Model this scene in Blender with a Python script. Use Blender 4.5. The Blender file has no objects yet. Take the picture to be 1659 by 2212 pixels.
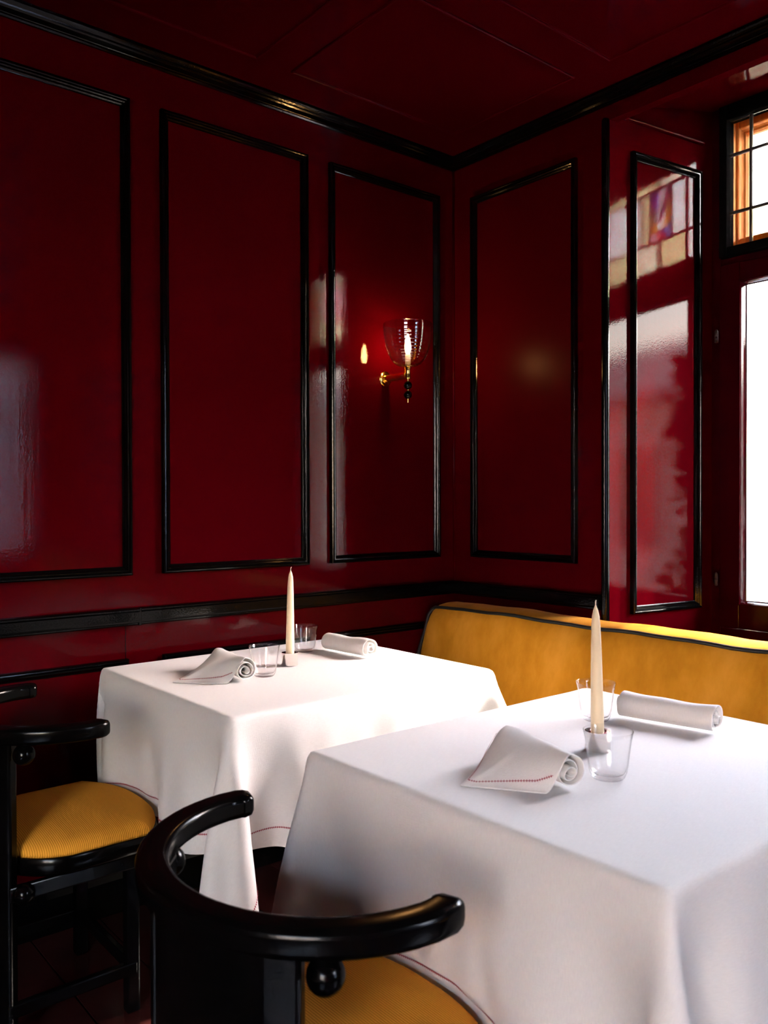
import bpy, math, random
import numpy as np
from mathutils import Vector, Matrix

random.seed(7)
scene = bpy.context.scene
COL = scene.collection
R = math.radians

# ------------------------------------------------------------------ camera
CAM = Vector((-2.354, -2.40, 1.195))
yaw, pitch, roll = R(39.718), R(0.655), R(-0.152)
fw = Vector((math.sin(yaw)*math.cos(pitch), math.cos(yaw)*math.cos(pitch), -math.sin(pitch)))
rt = Vector((math.cos(yaw), -math.sin(yaw), 0)); up = rt.cross(fw)
r2 = rt*math.cos(roll)+up*math.sin(roll); u2 = -rt*math.sin(roll)+up*math.cos(roll)
cd = bpy.data.cameras.new('camera'); cam = bpy.data.objects.new('camera', cd); COL.objects.link(cam)
m = Matrix((r2, u2, -fw)).transposed().to_4x4(); m.translation = CAM; cam.matrix_world = m
cd.sensor_fit = 'VERTICAL'; cd.sensor_height = 36; cd.sensor_width = 27; cd.lens = 1828/2212*36
cd.clip_start = 0.05
cd.dof.use_dof = True; cd.dof.focus_distance = 2.3; cd.dof.aperture_fstop = 7.0
scene.camera = cam

# ------------------------------------------------------------------ world, sun, exposure
scene.view_settings.view_transform = 'Standard'; scene.view_settings.look = 'None'
scene.view_settings.gamma = 1.0; scene.view_settings.use_curve_mapping = False
scene.view_settings.exposure = 3.6
w = bpy.data.worlds.new('sky'); scene.world = w; w.use_nodes = True
bgn = w.node_tree.nodes['Background']; bgn.inputs[1].default_value = 1.0
sky = w.node_tree.nodes.new('ShaderNodeTexSky'); sky.sky_type = 'NISHITA'; sky.sun_disc = False
sky.sun_elevation = R(37.8); sky.sun_rotation = R(90+28.8); sky.air_density = 1.5; sky.dust_density = 0.6; sky.ozone_density = 1.0
tn = w.node_tree.nodes.new('ShaderNodeVectorMath'); tn.operation = 'MULTIPLY'; tn.inputs[1].default_value = (1.34, 1.03, .92)     # hazy, slightly warm sky
w.node_tree.links.new(sky.outputs[0], tn.inputs[0]); w.node_tree.links.new(tn.outputs[0], bgn.inputs[0])
sl = bpy.data.lights.new('sun', 'SUN'); so = bpy.data.objects.new('sun', sl); COL.objects.link(so)
sl.energy = 2.2; sl.angle = R(1.6); sl.color = (1, 0.93, 0.82)
SUNV = Vector((-1, 0.55, -0.885)).normalized()
so.rotation_euler = SUNV.to_track_quat('-Z', 'Y').to_euler(); so.location = (6, -4, 6)
scene.cycles.max_bounces = 12; scene.cycles.transparent_max_bounces = 24; scene.cycles.diffuse_bounces = 5
scene.cycles.glossy_bounces = 6; scene.cycles.transmission_bounces = 8; scene.cycles.sample_clamp_indirect = 6.0
scene.cycles.caustics_refractive = False; scene.cycles.caustics_reflective = False
def portal(name, loc, direction, sx, sy):
    l = bpy.data.lights.new(name, 'AREA'); l.shape = 'RECTANGLE'; l.size = sx; l.size_y = sy; l.cycles.is_portal = True
    o = bpy.data.objects.new(name, l); COL.objects.link(o); o.location = loc
    o.rotation_euler = Vector(direction).to_track_quat('-Z', 'Z').to_euler()
portal('window_portal', (0.72, -1.34, 1.70), (-1, 0, 0), 1.02, 1.86)
portal('rear_window_portal', (-.525, -4.73, 1.565), (0, 1, 0), .65, 1.63)
portal('fill_window_portal', (-4.63, -3.6, 1.575), (1, 0, 0), 1.7, 1.55)

# ------------------------------------------------------------------ material helpers
def nmat(name):
    mt = bpy.data.materials.new(name); mt.use_nodes = True
    return mt, mt.node_tree.nodes, mt.node_tree.links, mt.node_tree.nodes['Principled BSDF']
def setp(b, **k):
    for n, v in k.items():
        n = n.replace('_', ' ')
        if n in b.inputs: b.inputs[n].default_value = (*v, 1) if isinstance(v, tuple) and len(b.inputs[n].default_value) == 4 else v
def noise(N, L, scale, detail=3, coord='Object', stretch=None, rough=.5):
    tc = N.new('ShaderNodeTexCoord'); mp = N.new('ShaderNodeMapping'); nz = N.new('ShaderNodeTexNoise')
    L.new(tc.outputs[coord], mp.inputs[0]); L.new(mp.outputs[0], nz.inputs['Vector'])
    if stretch: mp.inputs['Scale'].default_value = stretch
    nz.inputs['Scale'].default_value = scale; nz.inputs['Detail'].default_value = detail; nz.inputs['Roughness'].default_value = rough
    return nz.outputs[0]
def bump(N, L, h, strength, dist, prev=None):
    b = N.new('ShaderNodeBump'); b.inputs['Strength'].default_value = strength; b.inputs['Distance'].default_value = dist
    L.new(h, b.inputs['Height'])
    if prev: L.new(prev, b.inputs['Normal'])
    return b.outputs[0]
def ramp(N, L, f, stops):
    r = N.new('ShaderNodeValToRGB'); L.new(f, r.inputs[0])
    while len(r.color_ramp.elements) < len(stops): r.color_ramp.elements.new(.5)
    for e, (p, c) in zip(r.color_ramp.elements, stops): e.position = p; e.color = (*c, 1)
    return r.outputs[0]

M = {}
def lacquer(name, col, rough, peel, streak, coat=1.0):
    mt, N, L, b = nmat(name)
    setp(b, Base_Color=col, Roughness=.5, Specular_IOR_Level=.0, Coat_Weight=coat, Coat_Roughness=rough, Coat_IOR=1.5)
    c = ramp(N, L, noise(N, L, 1.6, 2), [(.3, tuple(v*.9 for v in col)), (.7, tuple(v*1.08 for v in col))])
    L.new(c, b.inputs['Base Color'])
    n1 = bump(N, L, noise(N, L, 210, 2), peel, .0006)
    n2 = bump(N, L, noise(N, L, 5, 3, stretch=(12, 12, .35)), streak, .0008, n1)
    L.new(n2, b.inputs['Coat Normal']); L.new(n2, b.inputs['Normal'])
    M[name] = mt
lacquer('red_lacquer', (.038, .0002, .0015), .028, .16, .16, .10)
lacquer('red_wall', (.039, .0002, .0015), .028, .18, .16, .19)
lacquer('red_satin', (.039, .0002, .0015), .30, .16, .16, .045)
lacquer('dark_red_lacquer', (.022, .0006, .0020), .08, .3, .3, .3)
lacquer('black_lacquer', (.0012, .0012, .0013), .10, .25, .2, .35)
lacquer('black_chair_lacquer', (.0014, .0013, .0013), .18, .05, .0, .35)

def linen(name):
    mt, N, L, b = nmat(name)
    setp(b, Base_Color=(.80, .785, .77), Roughness=.85, Specular_IOR_Level=.2, Sheen_Weight=.15)
    a = noise(N, L, 90, 3, 'UV', (1, 9, 1)); c = noise(N, L, 90, 3, 'UV', (9, 1, 1))
    ad = N.new('ShaderNodeMath'); L.new(a, ad.inputs[0]); L.new(c, ad.inputs[1])
    col = ramp(N, L, a, [(.3, (.76, .745, .735)), (.7, (.83, .815, .80))]); L.new(col, b.inputs['Base Color'])
    n1 = bump(N, L, ad.outputs[0], .35, .0008)
    n2 = bump(N, L, noise(N, L, 14, 3, 'UV'), .12, .006, n1); L.new(n2, b.inputs['Normal'])
    tr = N.new('ShaderNodeBsdfTranslucent'); tr.inputs[0].default_value = (.8, .76, .7, 1)
    mx = N.new('ShaderNodeMixShader'); mx.inputs[0].default_value = .14
    out = N['Material Output']; L.new(b.outputs[0], mx.inputs[1]); L.new(tr.outputs[0], mx.inputs[2]); L.new(mx.outputs[0], out.inputs[0])
    M[name] = mt
linen('white_linen')
def plain(name, col, rough=.5, metal=0., spec=.5, **k):
    mt, N, L, b = nmat(name); setp(b, Base_Color=col, Roughness=rough, Metallic=metal, Specular_IOR_Level=spec, **k); M[name] = mt
    return mt, N, L, b
plain('red_thread', (.30, .012, .03), .7)
mt, N, L, b = plain('mustard_velvet', (.55, .25, .035), .8, spec=.05, Sheen_Weight=.15, Sheen_Roughness=.35, Sheen_Tint=(1., .7, .25))
c1 = ramp(N, L, noise(N, L, 7, 5, stretch=(1, 1, .45), rough=.65), [(.32, (.32, .126, .007)), (.5, (.40, .165, .011)), (.68, (.48, .21, .022))])
L.new(c1, b.inputs['Base Color'])
L.new(bump(N, L, noise(N, L, 420, 2), .3, .001, bump(N, L, noise(N, L, 9, 3, stretch=(1, 1, .4)), .3, .01)), b.inputs['Normal'])
mt, N, L, b = plain('mustard_corduroy', (.50, .23, .03), .85, spec=.04, Sheen_Weight=.06, Sheen_Tint=(1., .6, .1))
tc = N.new('ShaderNodeTexCoord'); wv = N.new('ShaderNodeTexWave'); wv.bands_direction = 'X'; wv.inputs['Scale'].default_value = 75; wv.inputs['Distortion'].default_value = .4
wv.inputs['Detail Scale'].default_value = 3
L.new(tc.outputs['Object'], wv.inputs['Vector'])
c1 = ramp(N, L, wv.outputs[1], [(0, (.66, .25, .020)), (.6, (.88, .36, .034)), (1, (.94, .43, .055))]); L.new(c1, b.inputs['Base Color'])
L.new(bump(N, L, wv.outputs[1], .5, .0012), b.inputs['Normal'])
plain('black_piping', (.006, .006, .007), .6, spec=.3)
plain('brass', (.95, .62, .17), .13, 1.)
plain('silver', (.86, .80, .76), .12, 1.)
plain('black_bead', (.001, .001, .001), .06, spec=.2)
mt, N, L, b = plain('ivory_wax', (.84, .68, .44), .42, spec=.35)
plain('wick', (.7, .6, .45), .9)
plain('lead', (.045, .04, .035), .5, .3)
plain('black_iron_paint', (.003, .0028, .0028), .85, spec=.0)
mt, N, L, b = plain('orange_wood', (.50, .17, .035), .6, spec=.15)
c1 = ramp(N, L, noise(N, L, 12, 4, stretch=(6, 6, 1)), [(.3, (.40, .12, .02)), (.7, (.60, .22, .05))]); L.new(c1, b.inputs['Base Color'])
mt, N, L, b = plain('dark_wood_floor', (.03, .006, .006), .25)
c1 = ramp(N, L, noise(N, L, 9, 4, stretch=(1, 8, 1)), [(.3, (.020, .004, .004)), (.7, (.040, .009, .008))]); L.new(c1, b.inputs['Base Color'])
plain('pale_plaster', (.62, .55, .50), .9)
plain('cool_screen_grey', (.30, .34, .42), .9)  # blue tint chosen to cool the light entering the rear window
plain('paving', (.55, .52, .48), .9)
plain('roof_tile', (.48, .40, .36), .8)
plain('building_glass', (.05, .06, .07), .1)
plain('shutter_paint', (.22, .12, .11), .6)
plain('vine_leaf', (.045, .085, .02), .5)
plain('vine_stem', (.08, .05, .03), .8)
plain('bulb_frost', (.9, .75, .5), .3)
plain('hinge_steel', (.03, .02, .02), .45, .3)

def glass(name, tint, f0=.04, rough=0.0, edge=None, e0=.72):
    """thin clear glass: a Schlick mix of see-through and mirror, the same from both sides"""
    mt = bpy.data.materials.new(name); mt.use_nodes = True; N = mt.node_tree.nodes; L = mt.node_tree.links
    N.remove(N['Principled BSDF']); out = N['Material Output']
    t = N.new('ShaderNodeBsdfTransparent'); g = N.new('ShaderNodeBsdfGlossy'); mx = N.new('ShaderNodeMixShader')
    g.inputs['Roughness'].default_value = rough; t.inputs[0].default_value = (*tint, 1)
    lw = N.new('ShaderNodeLayerWeight'); lw.inputs[0].default_value = .5        # facing = 1 - cos
    if edge:
        r = ramp(N, L, lw.outputs['Facing'], [(.0, tint), (e0, tint), (1., edge)]); L.new(r, t.inputs[0])
    pw = N.new('ShaderNodeMath'); pw.operation = 'POWER'; pw.inputs[1].default_value = 5; L.new(lw.outputs['Facing'], pw.inputs[0])
    ma = N.new('ShaderNodeMath'); ma.operation = 'MULTIPLY_ADD'; ma.inputs[1].default_value = 1-f0; ma.inputs[2].default_value = f0; L.new(pw.outputs[0], ma.inputs[0])
    L.new(ma.outputs[0], mx.inputs[0]); L.new(t.outputs[0], mx.inputs[1]); L.new(g.outputs[0], mx.inputs[2]); L.new(mx.outputs[0], out.inputs[0])
    M[name] = mt
glass('window_glass', (.96, .975, .97))
glass('tumbler_glass', (.985, .985, .985), .05, .005, (.30, .30, .32), .74)
glass('sconce_glass', (.95, .90, .89), .13, .03, (.50, .32, .26), .55)
for nm, tint in dict(clear=(.88, .9, .92), straw=(.80, .68, .36), cream=(.82, .74, .55), amber=(.62, .22, .03), violet=(.10, .03, .45), blue=(.12, .22, .75), ruby=(.62, .01, .03), rose=(.75, .35, .42), smoke=(.38, .33, .36), plum=(.14, .03, .09)).items():
    glass('stained_'+nm, tuple(math.sqrt(v) for v in tint))
mt = bpy.data.materials.new('bulb_glow'); mt.use_nodes = True; N = mt.node_tree.nodes
e = N.new('ShaderNodeEmission'); e.inputs[0].default_value = (1, .52, .17, 1); e.inputs[1].default_value = 45
mt.node_tree.links.new(e.outputs[0], N['Material Output'].inputs[0]); M['bulb_glow'] = mt

# ------------------------------------------------------------------ mesh helpers
class MB:
    def __init__(s): s.v = []; s.f = []; s.uv = None
    def add(s, vs, fs):
        o = len(s.v); s.v += [tuple(p) for p in vs]; s.f += [tuple(i+o for i in f) for f in fs]; return s
    def box(s, x0, x1, y0, y1, z0, z1):
        x0, x1 = sorted((x0, x1)); y0, y1 = sorted((y0, y1)); z0, z1 = sorted((z0, z1))
        return s.add([(x0, y0, z0), (x1, y0, z0), (x1, y1, z0), (x0, y1, z0), (x0, y0, z1), (x1, y0, z1), (x1, y1, z1), (x0, y1, z1)],
                     [(0, 3, 2, 1), (4, 5, 6, 7), (0, 1, 5, 4), (1, 2, 6, 5), (2, 3, 7, 6), (3, 0, 4, 7)])
    def prism(s, poly, z0, z1):            # poly ccw in xy
        n = len(poly)
        return s.add([(x, y, z0) for x, y in poly]+[(x, y, z1) for x, y in poly],
                     [tuple(range(n-1, -1, -1)), tuple(range(n, 2*n))]+[(i, (i+1) % n, n+(i+1) % n, n+i) for i in range(n)])
    def lathe(s, prof, c=(0, 0, 0), seg=32, close=False):
        cx, cy, cz = c; n = len(prof); vs = []; fs = []
        for k in range(seg):
            a = 2*math.pi*k/seg
            vs += [(cx+r*math.cos(a), cy+r*math.sin(a), cz+z) for r, z in prof]
        for k in range(seg):
            k2 = (k+1) % seg
            for i in range(n-1 if not close else n):
                j = (i+1) % n; fs.append((k*n+i, k2*n+i, k2*n+j, k*n+j))
        return s.add(vs, fs)
    def sphere(s, c, r, seg=24, rings=12):
        return s.lathe([(max(r*math.sin(math.pi*i/rings), 1e-5), -r*math.cos(math.pi*i/rings)) for i in range(rings+1)], c, seg)
    def sweep(s, path, sec, closed=False, upv=None):
        """sec: list of (a,b) in the frame (side, up) along path"""
        n = len(path); vs = []; P = [Vector(p) for p in path]
        prev_side = None
        for i in range(n):
            t = (P[(i+1) % n]-P[i-1]) if closed else (P[min(i+1, n-1)]-P[max(i-1, 0)])
            t.normalize(); u = Vector(upv) if upv else Vector((0, 0, 1))
            side = t.cross(u)
            if side.length < 1e-4: side = prev_side.copy() if prev_side else Vector((1, 0, 0))
            side.normalize(); uu = side.cross(t).normalized(); prev_side = side
            sc = sec(i/(n-1)) if callable(sec) else sec; k = len(sc)
            vs += [tuple(P[i]+side*a+uu*b) for a, b in sc]
        fs = []
        for i in range(n if closed else n-1):
            j = (i+1) % n
            for q in range(k):
                q2 = (q+1) % k; fs.append((i*k+q, i*k+q2, j*k+q2, j*k+q))
        if not closed: fs += [tuple(range(k)), tuple(range((n-1)*k+k-1, (n-1)*k-1, -1))]
        return s.add(vs, fs)
    def tube(s, path, r, seg=10, upv=None):
        return s.sweep(path, [(r*math.cos(2*math.pi*q/seg), r*math.sin(2*math.pi*q/seg)) for q in range(seg)], upv=upv)
    def build(s, name, mat, parent=None, smooth=False, bevel=0, bseg=2, angle=None):
        me = bpy.data.meshes.new(name); me.from_pydata(s.v, [], s.f); me.update()
        import bmesh
        bm = bmesh.new(); bm.from_mesh(me); bmesh.ops.recalc_face_normals(bm, faces=bm.faces)
        if angle is not None:
            for ed in bm.edges:
                if len(ed.link_faces) == 2 and ed.calc_face_angle(0) > R(angle): ed.smooth = False
        bm.to_mesh(me); bm.free()
        me.materials.append(M[mat] if isinstance(mat, str) else mat)
        if smooth: me.polygons.foreach_set('use_smooth', [True]*len(me.polygons))
        o = bpy.data.objects.new(name, me); COL.objects.link(o)
        if parent: o.parent = parent
        if bevel:
            b = o.modifiers.new('bevel', 'BEVEL'); b.width = bevel; b.segments = bseg; b.limit_method = 'ANGLE'; b.angle_limit = R(35)
        return o
def tag(o, label, cat=None, group=None, kind=None):
    o['label'] = label
    if cat: o['category'] = cat
    if group: o['group'] = group
    if kind: o['kind'] = kind
    return o
def empty(name, loc=(0, 0, 0), rz=0):
    o = bpy.data.objects.new(name, None); COL.objects.link(o); o.location = loc; o.rotation_euler = (0, 0, rz); o.empty_display_size = .1; return o
def copy_tree(o, parent=None):
    c = o.copy(); COL.objects.link(c); c.parent = parent
    for ch in list(o.children): copy_tree(ch, c)
    return c

# maps from wall coordinates (u along wall, v = z, h = height off the wall) to the room
back_map = lambda u, v, h: (u, -h, v)               # wall y = 0, faces -y
right_map = lambda u, v, h: (-h, u, v)              # wall x = 0, faces -x
TH = R(8.7)
rev_dir = Vector((math.cos(TH), -math.sin(TH), 0)); rev_n = Vector((-math.sin(TH), -math.cos(TH), 0))
REV0 = Vector((0, -0.73, 0))
def rev_map(u, v, h): p = REV0+rev_dir*u+rev_n*h; return (p.x, p.y, v)
YN = -2.075                                          # the far jamb of the niche
front_map = lambda u, v, h: (u, -4.6+h, v)
left_map = lambda u, v, h: (-4.5+h, u, v)
rev2_dir = Vector((math.cos(TH), math.sin(TH), 0)); rev2_n = Vector((-math.sin(TH), math.cos(TH), 0))
def rev2_map(u, v, h): p = Vector((0, YN, 0))+rev2_dir*u+rev2_n*h; return (p.x, p.y, v)

MOULD = [(0, 0), (0, .012), (.001, .0165), (.004, .019), (.007, .0195), (.0085, .017), (.0105, .0145), (.0125, .0165), (.0155, .0165), (.018, .014), (.021, .009), (.024, .006), (.0265, .005), (.0265, 0)]
def frame(mp, u0, u1, v0, v1, prof=MOULD, parent=None, mat='black_lacquer', name='panel_moulding', lift=0.):
    mb = MB(); n = len(prof); vs = []
    for i, h in prof: vs += [mp(u0+i, v0+i, h+lift), mp(u1-i, v0+i, h+lift), mp(u1-i, v1-i, h+lift), mp(u0+i, v1-i, h+lift)]
    fs = [(a*4+k, a*4+(k+1) % 4, (a+1)*4+(k+1) % 4, (a+1)*4+k) for a in range(n-1) for k in range(4)]
    mb.add(vs, fs); return mb.build(name, mat, parent)
def slab(mp, u0, u1, v0, v1, h0, h1, name, mat, parent=None, bevel=0):
    mb = MB(); vs = [mp(u, v, h) for h in (h0, h1) for u, v in ((u0, v0), (u1, v0), (u1, v1), (u0, v1))]
    mb.add(vs, [(3, 2, 1, 0), (4, 5, 6, 7), (0, 1, 5, 4), (1, 2, 6, 5), (2, 3, 7, 6), (3, 0, 4, 7)])
    return mb.build(name, mat, parent, bevel=bevel)
def strip(mp, u0, u1, prof, name, mat, parent=None, m0=0, m1=0):
    """prof: closed list of (z, h); m0/m1: mitre slope at each end"""
    n = len(prof); mb = MB()
    vs = [mp(u0+m0*h, z, h) for z, h in prof]+[mp(u1-m1*h, z, h) for z, h in prof]
    mb.add(vs, [tuple(range(n)), tuple(range(2*n-1, n-1, -1))]+[(i, n+i, n+(i+1) % n, (i+1) % n) for i in range(n)])
    return mb.build(name, mat, parent)

# ------------------------------------------------------------------ room shell
CEIL = 2.53; XL, YF = -4.5, -4.6
fl = tag(MB().box(XL-.1, .1, YF-.1, .1, -.1, 0).build('floor', 'dark_wood_floor'), 'dark reddish floor under the chairs and tables', kind='structure')
for i in range(0, 24):      # floor boards
    x0 = XL+.02+i*.19
    if x0 < -.1: MB().box(x0, x0+.186, YF+.01, -.022, 0, .004).build('floor_board', 'dark_wood_floor', fl, bevel=.0015)
ce = tag(MB().box(XL-.1, 0, YF-.1, 0, CEIL, CEIL+.12).build('ceiling', 'red_lacquer'), 'glossy oxblood ceiling with fielded panels', kind='structure')
# ceiling panels: raised fields with a bead
cm = lambda u, v, h: (u, v, CEIL-h)
BEAD = [(0, 0), (0, .004), (.002, .0065), (.005, .007), (.008, .0055), (.010, .002), (.013, .002), (.013, 0)]
xs = [(-.890, -.183), (-1.72, -1.010), (-2.55, -1.84), (-3.38, -2.67), (-4.21, -3.50)]
ys = [(-.730, -.192), (-1.396, -.857), (-2.06, -1.522), (-2.726, -2.187), (-3.392, -2.853), (-4.058, -3.519)]
for a, b_ in xs:
    for c_, d in ys:
        p = slab(cm, a+.012, b_-.012, c_+.012, d-.012, -.01, .0015, 'ceiling_panel', 'red_lacquer', ce)
        frame(cm, a, b_, c_, d, BEAD, p, 'red_satin', 'bead')

wb = tag(MB().box(XL-.1, .0, 0, .12, 0, CEIL).build('wall_back', 'red_wall'), 'glossy oxblood panelled wall behind the wall lamp', kind='structure')
wr_mb = MB()
wr_mb.box(0, .12, -.73, .12, 0, CEIL)                      # beside the corner
wr_mb.box(0, .035, YN, -.73, 2.447, CEIL+.1)               # fascia above the niche
wr_mb.box(0, .12, YN, -.73, 0, .68)                        # apron under the niche
wr_mb.box(0, .12, YF-.1, YN, 0, CEIL)
wr = tag(wr_mb.build('wall_right', 'red_lacquer'), 'glossy oxblood wall with the window niche', kind='structure')
# niche: splayed reveals, sloping soffit and sill
rl = slab(rev_map, 0, .62, .60, 2.70, -.10, 0, 'window_reveal', 'red_lacquer', wr)
slab(rev2_map, 0, .62, .60, 2.70, -.10, 0, 'window_reveal', 'red_lacquer', wr)
MB().add([(.03, YN, 2.505), (.62, YN, 2.612), (.62, -.7, 2.612), (.03, -.7, 2.505), (.03, YN, 2.72), (.62, YN, 2.72), (.62, -.7, 2.72), (.03, -.7, 2.72)],
         [(0, 1, 2, 3), (4, 7, 6, 5), (0, 4, 5, 1), (1, 5, 6, 2), (2, 6, 7, 3), (3, 7, 4, 0)]).build('window_soffit', 'red_lacquer', wr)
MB().box(.0, .62, YN, -.7, .66, .70).build('window_sill', 'dark_red_lacquer', wr)
wl = tag(MB().box(XL-.12, XL, YF-.1, -4.45, 0, CEIL).box(XL-.12, XL, -2.75, 0, 0, CEIL).box(XL-.12, XL, -4.45, -2.75, 0, .80).box(XL-.12, XL, -4.45, -2.75, 2.35, CEIL).build('wall_left', 'red_lacquer'), 'glossy oxblood wall at the far left of the room', kind='structure')
f_mb = MB(); f_mb.box(XL, -.85, YF-.12, YF, 0, CEIL); f_mb.box(-.20, 0, YF-.12, YF, 0, CEIL); f_mb.box(-.85, -.20, YF-.12, YF, 0, .75); f_mb.box(-.85, -.20, YF-.12, YF, 2.38, CEIL)
wf = tag(f_mb.build('wall_front', 'red_lacquer'), 'glossy oxblood wall with a window behind the viewer', kind='structure')

# cornice
CORN = [(2.495, 0), (2.495, .007), (2.499, .010), (2.503, .010), (2.5045, .012), (2.507, .020), (2.5095, .027), (2.5125, .0315), (2.5125, .034), (2.516, .0355), (2.5195, .041), (2.5235, .0445), (2.5235, .048), (CEIL, .049), (CEIL, 0)]
c1 = strip(back_map, XL, 0, CORN, 'trim_1', 'black_lacquer', None, 0, 1); tag(c1, 'black moulded cornice along the wall with the lamp', kind='structure')
c2 = strip(right_map, YF, 0, CORN, 'trim_2', 'black_lacquer', None, 0, 1); tag(c2, 'black moulded cornice above the window niche', kind='structure')
# chair rail
RAIL = [(.835, 0), (.835, .012), (.838, .016), (.842, .016), (.844, .020), (.848, .021), (.874, .021), (.876, .025), (.879, .029), (.883, .029), (.886, .024), (.886, 0)]
RAIL2 = [(z, h+.006 if h else 0) for z, h in RAIL]
t3 = tag(strip(back_map, -1.313, 0, RAIL, 'trim_3', 'black_lacquer', None, 0, 1), 'black chair rail below the lamp, running into the corner', kind='structure')
t4 = tag(strip(back_map, XL, -1.320, RAIL2, 'trim_4', 'black_lacquer'), 'black chair rail at the left, ending at a joint', kind='structure')
MB().box(-1.3205, -1.3125, -.0265, 0, .835, .886).build('joint_strip', 'black_lacquer', t4, bevel=.001)
t5 = tag(strip(right_map, -.70, 0, RAIL, 'trim_5', 'black_lacquer', None, 0, 1), 'black chair rail between the corner and the window niche', kind='structure')
BASE = [(0, 0), (0, .02), (.10, .02), (.115, .012), (.12, .006), (.12, 0)]
tag(strip(back_map, XL, 0, BASE, 'baseboard_back', 'black_lacquer'), 'black baseboard of the lamp wall', kind='structure')
tag(strip(right_map, YF, -.0, BASE, 'baseboard_right', 'black_lacquer'), 'black baseboard behind the banquette', kind='structure')
# thin red bead in the corner
MB().tube([(-.003, -.003, .886), (-.003, -.003, 2.495)], .005, 8, (1, 0, 0)).build('corner_bead', 'red_lacquer', wb, smooth=True)
# black half-round on the niche edge
mb = MB(); prof = [(.013*math.cos(a), .020*math.sin(a)) for a in [math.pi*i/10 for i in range(11)]]
zz = [.70, 2.435, 2.448, 2.454, 2.456]; scs = [1, 1, .93, .7, .2]
vs = []; n = len(prof)
for z, s_ in zip(zz, scs): vs += [(-h*s_, -.7165+a*s_, z) for a, h in prof]
mb.add(vs, [(i*n+k, i*n+k+1, (i+1)*n+k+1, (i+1)*n+k) for i in range(4) for k in range(n-1)]); mb.build('edge_bead', 'black_lacquer', wr, smooth=True)
# panels of the walls
def panel(mp, u0, u1, v0, v1, parent, mat='red_lacquer'):
    p = slab(mp, u0+.02, u1-.02, v0+.02, v1-.02, -.01, .0015, 'panel', mat, parent)
    frame(mp, u0, u1, v0, v1, MOULD, p)
for u0, u1 in ((-4.30, -3.35), (-3.25, -2.30), (-2.20, -1.333), (-1.236, -.702), (-.609, -.087)):
    panel(back_map, u0, u1, .982, 2.378, wb, 'red_wall')
    panel(back_map, u0, u1-(.013 if u1 < -1 and u1 > -1.4 else 0), .20, .737, wb, 'red_wall')
# hairline joint of the left section
MB().box(-1.3515, -1.350, -.0012, 0, .12, .835).build('joint_line', 'black_lacquer', wb)
panel(right_map, -.602, -.105, .984, 2.362, wr, 'red_satin')
panel(right_map, -.602, -.105, .20, .737, wr)
for u0, u1 in ((-3.05, -2.25), (-3.95, -3.15)):
    panel(right_map, u0, u1, .984, 2.362, wr)
for rm in (rev_map, rev2_map):
    panel(rm, .095, .440, .818, 2.362, wr)
    strip(rm, .05, .458, [(2.460, 0), (2.460, .006), (2.463, .010), (2.467, .011), (2.470, .008), (2.472, .003), (2.477, .003), (2.477, 0)], 'reveal_bead', 'red_lacquer', wr)

# ------------------------------------------------------------------ window 1
W1 = tag(empty('window_1', (.5, -1.40, .72)), 'dark red casement window with leaded lights above', kind='structure')
def wb_(mb, name, mat, parent=W1, **k):
    o = mb.build(name, mat, parent, **k); o.matrix_parent_inverse = parent.matrix_world.inverted() if parent is not W1 else Matrix.Translation(W1.location).inverted(); return o
Y0, Y1 = -.800, -2.0                # frame extents in y
mb = MB(); mb.box(.505, .575, -.842, Y0, .70, 2.62); mb.box(.505, .575, Y1, -1.905, .70, 2.62); mb.box(.505, .575, -1.905, -.842, .70, .745)
mb.box(.505, .575, -1.905, -.842, 2.032, 2.056); mb.box(.505, .575, -1.905, -.842, 2.592, 2.66)
wb_(mb, 'frame', 'dark_red_lacquer', bevel=.002)
def framebox(mb, x0, x1, ya, yb, za, zb, wy0, wy1, wz0, wz1):
    mb.box(x0, x1, ya, ya+wy0, za, zb); mb.box(x0, x1, yb-wy1, yb, za, zb)
    mb.box(x0, x1, ya+wy0, yb-wy1, za, za+wz0); mb.box(x0, x1, ya+wy0, yb-wy1, zb-wz1, zb); return mb
xmap = lambda u, v, h: (.500-h, u, v)
ya, yb = -1.903, -.844; ga, gb = -1.800, -.917
ca = wb_(framebox(MB(), .492, .545, ya, yb, .748, 2.030, ga-ya, yb-gb, .086, .066), 'casement', 'dark_red_lacquer', bevel=.003)
fr = frame(xmap, ga-.004, gb+.004, .830, 1.968, [(0, .006), (.002, .010), (.006, .010), (.009, .004), (.012, -.006), (.014, -.016), (.017, -.018), (.017, -.022)], None, 'dark_red_lacquer', 'glazing_bead')
fr.parent = ca
MB().box(.516, .520, ga, gb, .834, 1.964).build('pane', 'window_glass', ca)
for zc in (.916, 1.78):
    MB().lathe([(.0001, -.022), (.006, -.020), (.0065, -.001), (.0045, 0), (.0065, .001), (.006, .020), (.003, .026), (.0001, .027)], (.484, -.836, zc), 14).build('hinge', 'hinge_steel', ca, smooth=True)
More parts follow.
